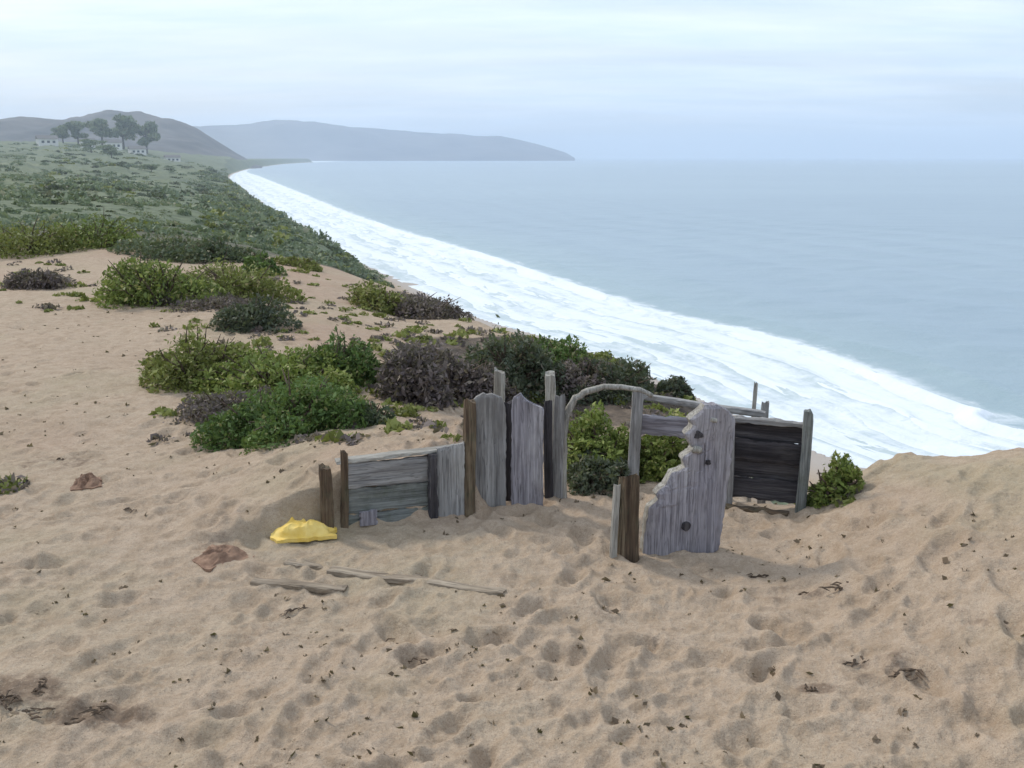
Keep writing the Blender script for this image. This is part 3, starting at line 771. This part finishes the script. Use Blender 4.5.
b = rect_board('upright_board', 'wood_grey', s466 - s428 - .04, h2, .03, root, 49, z0=-.12, tilt_top=-.02); b.location = ((s428 + s466) / 2 + .02, -.03, 0)
pc = rect_board('small_patch', 'wood_violet', .09, .085, .02, root, 50); pc.location = (on_line(366), -.052, .02)

def lone(name, label, cat, mat, px, pyb, pyt, wpx, thick, seed, group=None, kind='post', lean=(0, 0), yaw=0, r=None, **kw):
    p, r, w, h = dims(px, pyb, pyt, wpx, r)
    if kind == 'post': o = post(name, mat, w, thick, h, None, seed, lean=lean, **kw)
    else: o = kind(name, mat, w, h, thick, seed)
    o.location = p; o.rotation_euler = (0, 0, face(p) + yaw); tag(o, label, cat, group); return o

UP = 'upright timbers of the old shelter'
lone('post', 'dark brown corner post where the low panel meets the tall boards', 'post', 'wood_brown', 470, 506, 401, 14, .07, 61, UP, yaw=.3)
def pointed(shape):
    def f(name, mat, w, h, th, seed):
        L = [(-.2, -w / 2)] + [(h * a, w * (b - .5)) for a, b in shape[0]]; R = [(-.2, w / 2)] + [(h * a, w * (b - .5)) for a, b in shape[1]]
        return board(name, mat, L, R, th, None, .008, seed, rows=46, cols=9)
    return f
lone('board', 'tall grey board with a rounded top beside the brown corner post', 'board', 'wood_grey', 490, 507, 393, 34, .035, 62, UP,
     pointed(([(.3, .02), (.7, -.03), (.93, .0), (.985, .12), (1.0, .30)], [(.3, .98), (.7, 1.02), (.90, .98), (.96, .86), (.985, .62)])), yaw=.12)
lone('board', 'tall violet-grey board with a notched top, right of the rounded board', 'board', 'wood_violet', 527, 507, 395, 34, .035, 63, UP,
     pointed(([(.3, 0.0), (.7, .03), (.94, .02), (.99, .10), (1.01, .28)], [(.3, 1.0), (.7, .97), (.86, 1.0), (.905, .95), (.925, .60)])), yaw=-.1)
lone('post', 'thin dark post standing in the gap behind the two tall boards', 'post', 'wood_dark', 509, 501, 402, 13, .05, 64, UP)
lone('post', 'dark weathered post right of the notched tall board', 'post', 'wood_dark', 549, 500, 400, 10, .05, 65, UP)
lone('post', 'grey post at the left foot of the driftwood arch', 'post', 'wood_grey', 559, 498, 396, 13, .05, 66, UP)
lone('post', 'thin greyish upright at the right end of the driftwood arch', 'post', 'wood_grey', 634, 488, 388, 13, .05, 67, UP)
lone('post', 'dark brown stake just left of the low panel, behind its end post', 'post', 'wood_brown', 345, 522, 453, 9, .05, 74, UP)
lone('stake', 'pale topped stake rising behind the rounded tall board', 'stake', 'wood_pale', 496, 440, 371, 13, .08, 68, 'pale stakes behind the boards', lean=(.04, 0))
lone('stake', 'pale topped stake rising behind the dark post', 'stake', 'wood_pale', 551, 444, 373, 12, .08, 69, 'pale stakes behind the boards', lean=(-.03, 0))
# bent driftwood arch
p0 = ground(563, 497); r = math.hypot(p0.x, p0.y)
pts = [(563, 470), (563, 440), (566, 415), (575, 398), (588, 391), (604, 387), (622, 387), (640, 390), (652, 396)]
P = [Vector(at_r(x, y, r - .02 + .012 * i)) for i, (x, y) in enumerate(pts)]
mb = MB(); base = Vector((P[0].x, P[0].y, p0.z - .1))
Q = [base] + P; Q2 = []
for a, b in zip(Q[:-1], Q[1:]):
    for t in (0, .34, .67): Q2.append(a.lerp(b, t) - base + Vector((random.uniform(-.004, .004), random.uniform(-.004, .004), random.uniform(-.004, .004))))
Q2.append(Q[-1] - base)
mb.tube(Q2, [.026 - .013 * i / len(Q2) for i in range(len(Q2))], 9, .08)
o = mb.build('driftwood_branch', 'wood_pale', smooth=True); o.location = base; tag(o, 'pale bent driftwood branch arching over the green bush', 'driftwood')

# notched leaning plank
p = ground(682, 548); r = math.hypot(p.x, p.y); rt = empty('notched_plank', p, face(p) + .32); tag(rt, 'wide violet-grey plank with a ragged pale left edge sloping up to the right', 'plank')
sc = r / F
def lx(x): return (x - 682) * sc / math.cos(.32)
def lz(y): return ztop(682, y, p) - p.z
L = [(-.15, lx(640)), (0, lx(641)), (lz(520), lx(642)), (lz(503), lx(645)), (lz(496), lx(654)), (lz(489), lx(650)), (lz(480), lx(662)), (lz(470), lx(667)), (lz(466), lx(680)), (lz(455), lx(676)),
     (lz(447), lx(688)), (lz(440), lx(683)), (lz(432), lx(678)), (lz(425), lx(686)), (lz(418), lx(682)), (lz(411), lx(692)), (lz(404), lx(697))]
Rr = [(-.15, lx(716)), (0, lx(718)), (lz(500), lx(724)), (lz(450), lx(728)), (lz(420), lx(729)), (lz(410), lx(722)), (lz(405), lx(712))]
board('plank', 'wood_violet', L, Rr, .085, rt, .012, 71, rows=64, cols=12, edge_mat='wood_pale')  # pale edge faces paint in the light along the left side
for (x, y, q) in ((690, 448, .026), (705, 419, .022)):      # knobs along the edge, its light painted in as a pale tone
    mb = MB(); cx, cz = lx(x), lz(y)
    mb.tube([(cx - q, -.038, cz - .2 * q), (cx - .4 * q, -.043, cz + .3 * q), (cx + .5 * q, -.043, cz + .1 * q), (cx + q, -.036, cz - .3 * q)], [q * .35, q * .8, q * .75, q * .3], 8, .15)
    mb.build('knot', 'wood_pale', rt, True)
for (x, y, q) in ((691, 433, .024), (702, 461, .014)):
    mb = MB(); mb.tube([(lx(x), -.03, lz(y)), (lx(x + .6), -.051, lz(y) + .004)], [q, q * .8], 9, .4); mb.build('knot_hole', 'wood_dark', rt)
mb = MB(); mb.tube([(lx(682), -.03, lz(523)), (lx(683), -.051, lz(523.2))], [.028, .024], 12, .1); mb.build('knot_hole', 'wood_dark', rt)
# short post
lone('post', 'short rotten post with pale chipped edge in front of the notched plank', 'post', 'wood_brown', 628, 553, 476, 24, .09, 72, UP, yaw=.5, taper=.85)
o = lone('slat', 'pale narrow slat leaning on the short rotten post', 'slat', 'wood_pale', 615, 556, 486, 8, .03, 73, None, yaw=.4)

# dark panel on the right
pl = ground(727, 508); pr_ = ground(804, 510)
dv = Vector((pr_.x - pl.x, pr_.y - pl.y, 0)); wd = dv.length; ang = math.atan2(dv.y, dv.x); rt = empty('dark_panel', pl, ang)
tag(rt, 'dark board panel with grey top rail and tall end post', 'board panel')
ht = ztop(765, 424, (pl + pr_) / 2) - pl.z; hb = ztop(765, 500, (pl + pr_) / 2) - pl.z
nb = 4
for k in range(nb):
    b = rect_board('board', 'wood_dark', (ht - hb) / nb + .012, wd - .02, .028, rt, 80 + k); b.rotation_euler = (0, pi / 2, 0); b.location = (.0, .03 + .03 * (k % 2), hb + (ht - hb) * (k + .5) / nb)
b = rect_board('top_rail', 'wood_grey', .032, wd - .02, .05, rt, 86); b.rotation_euler = (0, pi / 2, 0); b.location = (0, .025, ht + .006)
o = post('end_post', 'wood_green', .062, .06, ztop(803, 410, pr_) - pr_.z, rt, 87); o.location = (wd - .02, -.03, pr_.z - pl.z)
o = post('corner_post', 'wood_grey', .045, .05, ht + .02, rt, 88); o.location = (.0, -.02, 0)
b = rect_board('sill_board', 'wood_brown', .05, wd * .82, .06, rt, 89); b.rotation_euler = (0, pi / 2, 0); b.location = (.0, -.06, .015)
lone('stake', 'short dark stake sticking up above the dark panel rail', 'stake', 'wood_grey', 762, 484, 402, 9, .05, 90, r=6.05)
lone('pole', 'thin pale pole rising against the surf behind the dark panel', 'pole', 'wood_pale', 751, 478, 383, 4.5, .02, 91, r=6.15)
# grey rail running behind from the arch to the panel
r0, r1 = 6.0, 5.95
A = Vector(at_r(636, 396, r0)); B = Vector(at_r(765, 415, r1))
o = rect_board('rail', 'wood_grey', .04, (B - A).length, .04, None, 95); o.location = A; d = (B - A).normalized()
o.rotation_euler = d.to_track_quat('Z', 'Y').to_euler(); tag(o, 'weathered rail running behind the notched plank toward the dark panel', 'rail')
e0 = Vector(at_r(641, 424, 5.93)); e1 = Vector(at_r(694, 428, 5.92))
o = rect_board('board', 'wood_violet', .125, (e1 - e0).length, .025, None, 96); o.location = e0; dn = (e1 - e0).normalized(); yy = dn.cross(Vector((0, 0, 1))).normalized(); xx = yy.cross(dn)
o.rotation_euler = Matrix((xx, yy, dn)).transposed().to_euler(); tag(o, 'short violet-grey board fixed level under the rail above the yellow-green bush', 'board')

# ------------------------------------------------------------------ things lying on the sand
def lying(label, x0, y0, x1, y1, wid, mat, seed, up=.012, th=.035):
    a = ground(x0, y0); b = ground(x1, y1); a.z = hs(a.x, a.y) + up; b.z = hs(b.x, b.y) + up
    d = b - a; o = rect_board('plank', mat, wid, d.length, th, None, seed, warp=.01, wob=.008)
    o.location = a; dn = d.normalized(); y = Vector((0, 0, 1)); y = (y - dn * y.dot(dn)).normalized(); x = y.cross(dn)
    o.rotation_euler = Matrix((x, y, dn)).transposed().to_euler(); tag(o, label, 'plank', 'planks lying half buried in the sand'); return o
lying('half-buried plank nearest the yellow sheet', 286, 563, 420, 573, .06, 'wood_sandy', 101, -.002)
lying('long half-buried plank running right across the sand before the panel', 330, 574, 505, 592, .06, 'wood_sandy', 102, -.004, .03)
lying('grey half-buried plank, lowest and furthest left of the three', 252, 583, 345, 590, .06, 'wood_sandy', 103, -.006)

def crumple(name, label, cat, mat, px, py, w, d, h, seed, group=None, yaw=0):
    """a creased sheet heaped on the ground, closed underneath"""
    n = 44; p = ground(px, py); p.z = hs(p.x, p.y); V = []; Fc = []
    g = np.linspace(-1, 1, n); U, Wv = np.meshgrid(g, g)
    rr = np.maximum(np.abs(U), np.abs(Wv)) * .45 + np.hypot(U, Wv) * .55
    x = U * w / 2 * (1 + .18 * fbm(Wv * 2, U * 2, 2, seed)); y = Wv * d / 2 * (1 + .2 * fbm(U * 2.3, Wv * 2, 2, seed + 3))
    crease = 1 - np.abs(fbm(U * 1.7, Wv * 1.7, 3, seed + 7)) * 2.6 + .25 * np.abs(fbm(U * 7, Wv * 7, 2, seed + 11))
    z = h * (.2 + .8 * (1 - sstep(.45, 1.0, rr))) * (.62 + .45 * crease + .35 * fbm(U * 1.4 + seed, Wv * 1.4, 2, seed + 2)) * (1 - sstep(.82, 1.0, rr) * .9)
    V = np.stack([x, y, np.maximum(z, .002)], -1).reshape(-1, 3); Vb = V.copy(); Vb[:, 2] = V[:, 2] * .5 - .02
    for i in range(n - 1):
        for j in range(n - 1):
            a = i * n + j; Fc.append([a, a + 1, a + n + 1, a + n]); Fc.append([n * n + a, n * n + a + n, n * n + a + n + 1, n * n + a + 1])
    rim = [j for j in range(n)] + [i * n + n - 1 for i in range(1, n)] + [(n - 1) * n + j for j in range(n - 2, -1, -1)] + [i * n for i in range(n - 2, 0, -1)]
    for a, b in zip(rim, rim[1:] + rim[:1]): Fc.append([b, a, n * n + a, n * n + b])
    o = mesh_obj(name, np.concatenate([V, Vb]), Fc, mat); o.location = p; o.rotation_euler = (0, 0, face(p) + yaw); tag(o, label, cat, group); return o
crumple('plastic_sheet', 'crumpled yellow plastic sheet beside the brown end post', 'plastic sheet', 'yellow', 304, 535, .33, .22, .062, 33)
crumple('bark_slab', 'broken reddish brown slab of bark lying on bare sand', 'bark', 'rust', 220, 556, .26, .24, .045, 9, yaw=.5)
crumple('clod', 'brown crusted clod on the sand at the left', 'clod', 'rust', 86, 484, .17, .2, .05, 14)

twigs = [(40, 690, 5), (10, 705, 7), (72, 720, 6), (30, 712, 5), (100, 716, 5), (388, 636, 4), (425, 660, 3), (812, 690, 5), (905, 674, 7), (858, 662, 4), (800, 596, 4),
         (838, 590, 4), (762, 576, 4), (60, 460, 4), (128, 512, 2), (300, 612, 3)]
for k, (px, py, q) in enumerate(twigs):
    p = ground(px, py); p.z = hs(p.x, p.y); rr = random.Random(200 + k); mb = MB()
    for _ in range(4 + q):
        a = rr.uniform(0, 2 * pi); L = rr.uniform(.01, .028) * (1 + q * .05); c = Vector((rr.gauss(0, .028), rr.gauss(0, .02), .001))
        dd = Vector((math.cos(a), math.sin(a) * .8, rr.uniform(-.05, .15)))
        mb.tube([c - dd * L, c + Vector((rr.uniform(-.008, .008), rr.uniform(-.008, .008), .01)), c + dd * L], [.0016, .0032 + .0004 * q, .0016], 6, .25)
    o = mb.build('dried_weed', 'kelp'); o.location = p; o.scale = (rr.uniform(.5, 1.5), rr.uniform(.5, 1.3), .8); tag(o, 'small dark scrap of dried weed on the trampled sand', 'weed', 'scraps of dried weed on the sand')

# ------------------------------------------------------------------ trees and houses on the far rise
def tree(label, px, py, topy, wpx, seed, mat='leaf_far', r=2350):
    rnd = np.random.default_rng(seed); rr = random.Random(seed)
    e, a = elev_az(px, py); x, y = r * math.sin(a), r * math.cos(a); z = hz(x, y) - .5
    h = ztop(px, topy, (x, y)) - z; wd = wpx * r / F
    t = empty('cypress_tree', (x, y, z), 0); tag(t, label, 'tree', 'trees on the rise at the left')
    mb = MB(); mb.tube([(0, 0, -1), (.1, 0, h * .35), (-.2, .1, h * .75)], [h * .035, h * .026, h * .01], 7)
    Pp = []; Nn = []; Tt = []
    for k in range(13):
        an = rr.uniform(0, 2 * pi); q = rr.uniform(.1, 1.0); zc = h * rr.uniform(.34, .88)
        c = np.array([math.cos(an) * q * wd * .5, math.sin(an) * q * wd * .5, zc])
        mb.tube([(0, 0, h * rr.uniform(.25, .5)), tuple(c)], [h * .014, h * .006], 5)
        g = rnd.normal(size=(170, 3)); g /= np.linalg.norm(g, axis=1)[:, None]
        s = np.array([wd * .26, wd * .26, h * .10]) * rr.uniform(.7, 1.2)
        Pp.append(c + g * s * rnd.uniform(.5, 1.05, (170, 1))); Nn.append(g); Tt.append(np.clip(rnd.normal(.5 + rr.uniform(-.2, .2), .2, 170), 0, 1))
    mb.build('trunk', 'bark', t)
    V, Fq, T = leaf_mesh(np.concatenate(Pp), np.concatenate(Nn), h * .075, rnd, np.concatenate(Tt), .7)
    mesh_obj('crown', V, Fq, mat, t, attrs={'tint': T})
tree('pair tree, left of the two standing apart on the rise', 64, 150, 121, 15, 1)
tree('slender tree, right of the two standing apart on the rise', 79, 150, 120, 13, 2)
tree('tall flat-topped tree at the left of the main skyline row', 103, 150, 116, 20, 3)
tree('broad tree in the middle of the main skyline row', 124, 151, 113, 26, 4)
tree('tree at the right end of the main skyline row', 147, 154, 120, 20, 5)
tree('low round tree below the skyline row on the slope', 92, 158, 138, 24, 6, r=1700)
tree('smaller tree on the slope right of the low round tree', 112, 160, 144, 20, 7, r=1600)
tree('lone dark tree at the far left of the green plain', 8, 172, 153, 26, 8, r=1200)
tree('lone bushy tree in the middle of the green plain', 152, 178, 162, 24, 9, r=1100)

def house(label, px, py, wpx, hpx, r, seed):
    e, a = elev_az(px, py); x, y = r * math.sin(a), r * math.cos(a); z = hz(x, y) - .6; k = r / F
    w, h, d = wpx * k, hpx * k, wpx * k * .7
    t = empty('house', (x, y, z), -a + .2); tag(t, label, 'house', 'pale houses on the rise')
    mb = MB(); mb.box((0, 0, h * .35), (w, d, h * .7)); mb.build('wall', 'house_wall', t)
    V = [(-w * .54, -d * .56, h * .7), (w * .54, -d * .56, h * .7), (w * .54, d * .56, h * .7), (-w * .54, d * .56, h * .7), (-w * .54, 0, h * 1.05), (w * .54, 0, h * 1.05)]
    mesh_obj('roof', V, [[0, 1, 5, 4], [2, 3, 4, 5], [0, 4, 3], [1, 2, 5], [3, 2, 1, 0]], 'house_roof', t)
    for i in (-.28, 0, .28):
        mb = MB(); mb.box((i * w, -d / 2 - .03, h * .42), (w * .14, .12, h * .22)); mb.build('window', 'glass', t)
house('pale house left of the pair of trees on the rise', 47, 141, 16, 9, 2100, 1)
house('small pale house in the middle of the row of trees', 88, 147, 12, 8, 2150, 3)
house('pale house between the broad tree and the end tree of the row', 137, 149, 14, 8, 2150, 4)
house('pale house standing alone right of the row of trees', 172, 156, 13, 7, 2000, 5)
house('pale house half hidden among the skyline row of trees', 113, 147, 14, 9, 2100, 2)

# ------------------------------------------------------------------ haze
me = bpy.data.meshes.new('haze'); bm = bmesh.new(); bmesh.ops.create_cube(bm, size=1)
for v in bm.verts: v.co = Vector((v.co.x * 84000, v.co.y * 84000, (v.co.z + .5) * 660 - 48))
bm.to_mesh(me); bm.free()
hzm = bpy.data.materials.new('sea haze'); hzm.use_nodes = True; nt = hzm.node_tree; nt.nodes.clear()
ou = nt.nodes.new('ShaderNodeOutputMaterial'); pv = nt.nodes.new('ShaderNodeVolumePrincipled'); nt.links.new(pv.outputs[0], ou.inputs['Volume'])
pv.inputs['Color'].default_value = (.74, .85, .985, 1); pv.inputs['Density'].default_value = .00011; pv.inputs['Anisotropy'].default_value = .1
me.materials.append(hzm); ho = bpy.data.objects.new('haze', me); COL.objects.link(ho); tag(ho, kind='stuff')

# ------------------------------------------------------------------ sky, sun, camera
SUN_EL, SUN_AZ = math.radians(42), math.radians(-48)        # azimuth from +Y, towards +X positive: ahead and to the left, over the sea haze
w = bpy.data.worlds.new('World'); scene.world = w; w.use_nodes = True; nt = w.node_tree; nt.nodes.clear()
def N(k, **kw):
    x = nt.nodes.new(k)
    for a, v in kw.items(): setattr(x, a, v)
    return x
sky = N('ShaderNodeTexSky', sky_type='NISHITA', sun_disc=False); sky.sun_elevation = SUN_EL; sky.sun_rotation = SUN_AZ; sky.air_density = 1.0; sky.dust_density = 2.5; sky.altitude = 40
tc = N('ShaderNodeTexCoord'); sep = N('ShaderNodeSeparateXYZ'); nt.links.new(tc.outputs['Generated'], sep.inputs[0])
den = N('ShaderNodeMath', operation='ADD'); nt.links.new(sep.outputs[2], den.inputs[0]); den.inputs[1].default_value = .10
mx = N('ShaderNodeMath', operation='MAXIMUM'); nt.links.new(den.outputs[0], mx.inputs[0]); mx.inputs[1].default_value = .03
dv = N('ShaderNodeVectorMath', operation='DIVIDE'); nt.links.new(tc.outputs['Generated'], dv.inputs[0])
cb = N('ShaderNodeCombineXYZ')
for i in range(3): nt.links.new(mx.outputs[0], cb.inputs[i])
nt.links.new(cb.outputs[0], dv.inputs[1])
mp = N('ShaderNodeMapping'); nt.links.new(dv.outputs[0], mp.inputs[0]); mp.inputs['Scale'].default_value = (.42, 1.0, 0); mp.inputs['Rotation'].default_value = (0, 0, .25)
n1 = N('ShaderNodeTexNoise'); nt.links.new(mp.outputs[0], n1.inputs['Vector']); n1.inputs['Scale'].default_value = .9; n1.inputs['Detail'].default_value = 6; n1.inputs['Roughness'].default_value = .55; n1.inputs['Distortion'].default_value = .4
cr = N('ShaderNodeValToRGB'); nt.links.new(n1.outputs[0], cr.inputs[0]); cr.color_ramp.elements[0].position = .34; cr.color_ramp.elements[1].position = .66
cr.color_ramp.elements[0].color = (.45, .45, .45, 1); cr.color_ramp.elements[1].color = (.92, .92, .92, 1)
n2 = N('ShaderNodeTexNoise'); nt.links.new(mp.outputs[0], n2.inputs['Vector']); n2.inputs['Scale'].default_value = 2.3; n2.inputs['Detail'].default_value = 6; n2.inputs['Roughness'].default_value = .6
cc = N('ShaderNodeValToRGB'); nt.links.new(n2.outputs[0], cc.inputs[0]); cc.color_ramp.elements[0].position = .3; cc.color_ramp.elements[1].position = .7
CL = 10.6
cc.color_ramp.elements[0].color = (.62 * CL, .76 * CL, .93 * CL, 1); cc.color_ramp.elements[1].color = (.84 * CL, .91 * CL, 1.0 * CL, 1)
mixn = N('ShaderNodeMix', data_type='RGBA'); nt.links.new(cr.outputs[0], mixn.inputs[0]); nt.links.new(sky.outputs[0], mixn.inputs[6]); nt.links.new(cc.outputs[0], mixn.inputs[7])
bg = N('ShaderNodeBackground'); nt.links.new(mixn.outputs[2], bg.inputs[0]); bg.inputs[1].default_value = .10
wo = N('ShaderNodeOutputWorld'); nt.links.new(bg.outputs[0], wo.inputs[0])

sl = bpy.data.lights.new('sun', 'SUN'); sl.energy = 1.6; sl.angle = math.radians(8); sl.color = (1, .92, .80)
so = bpy.data.objects.new('sun', sl); COL.objects.link(so)
sdv = Vector((math.sin(SUN_AZ) * math.cos(SUN_EL), math.cos(SUN_AZ) * math.cos(SUN_EL), math.sin(SUN_EL)))
so.rotation_euler = (-sdv).to_track_quat('-Z', 'Y').to_euler(); so.location = (0, 0, 50)

cd = bpy.data.cameras.new('camera'); cam = bpy.data.objects.new('camera', cd); COL.objects.link(cam)
cd.sensor_width = 36; cd.lens = F / 1024 * 36; cd.clip_start = .05; cd.clip_end = 120000
cam.location = (0, 0, 0); cam.rotation_euler = (pi / 2 - PITCH, 0, 0); scene.camera = cam
scene.view_settings.view_transform = 'Standard'; scene.view_settings.look = 'None'; scene.view_settings.gamma = 1; scene.view_settings.exposure = 0.47
scene.view_settings.use_curve_mapping = False
scene.cycles.use_denoising = True
scene.cycles.max_bounces = 6; scene.cycles.diffuse_bounces = 3; scene.cycles.glossy_bounces = 2; scene.cycles.transmission_bounces = 2; scene.cycles.volume_bounces = 1
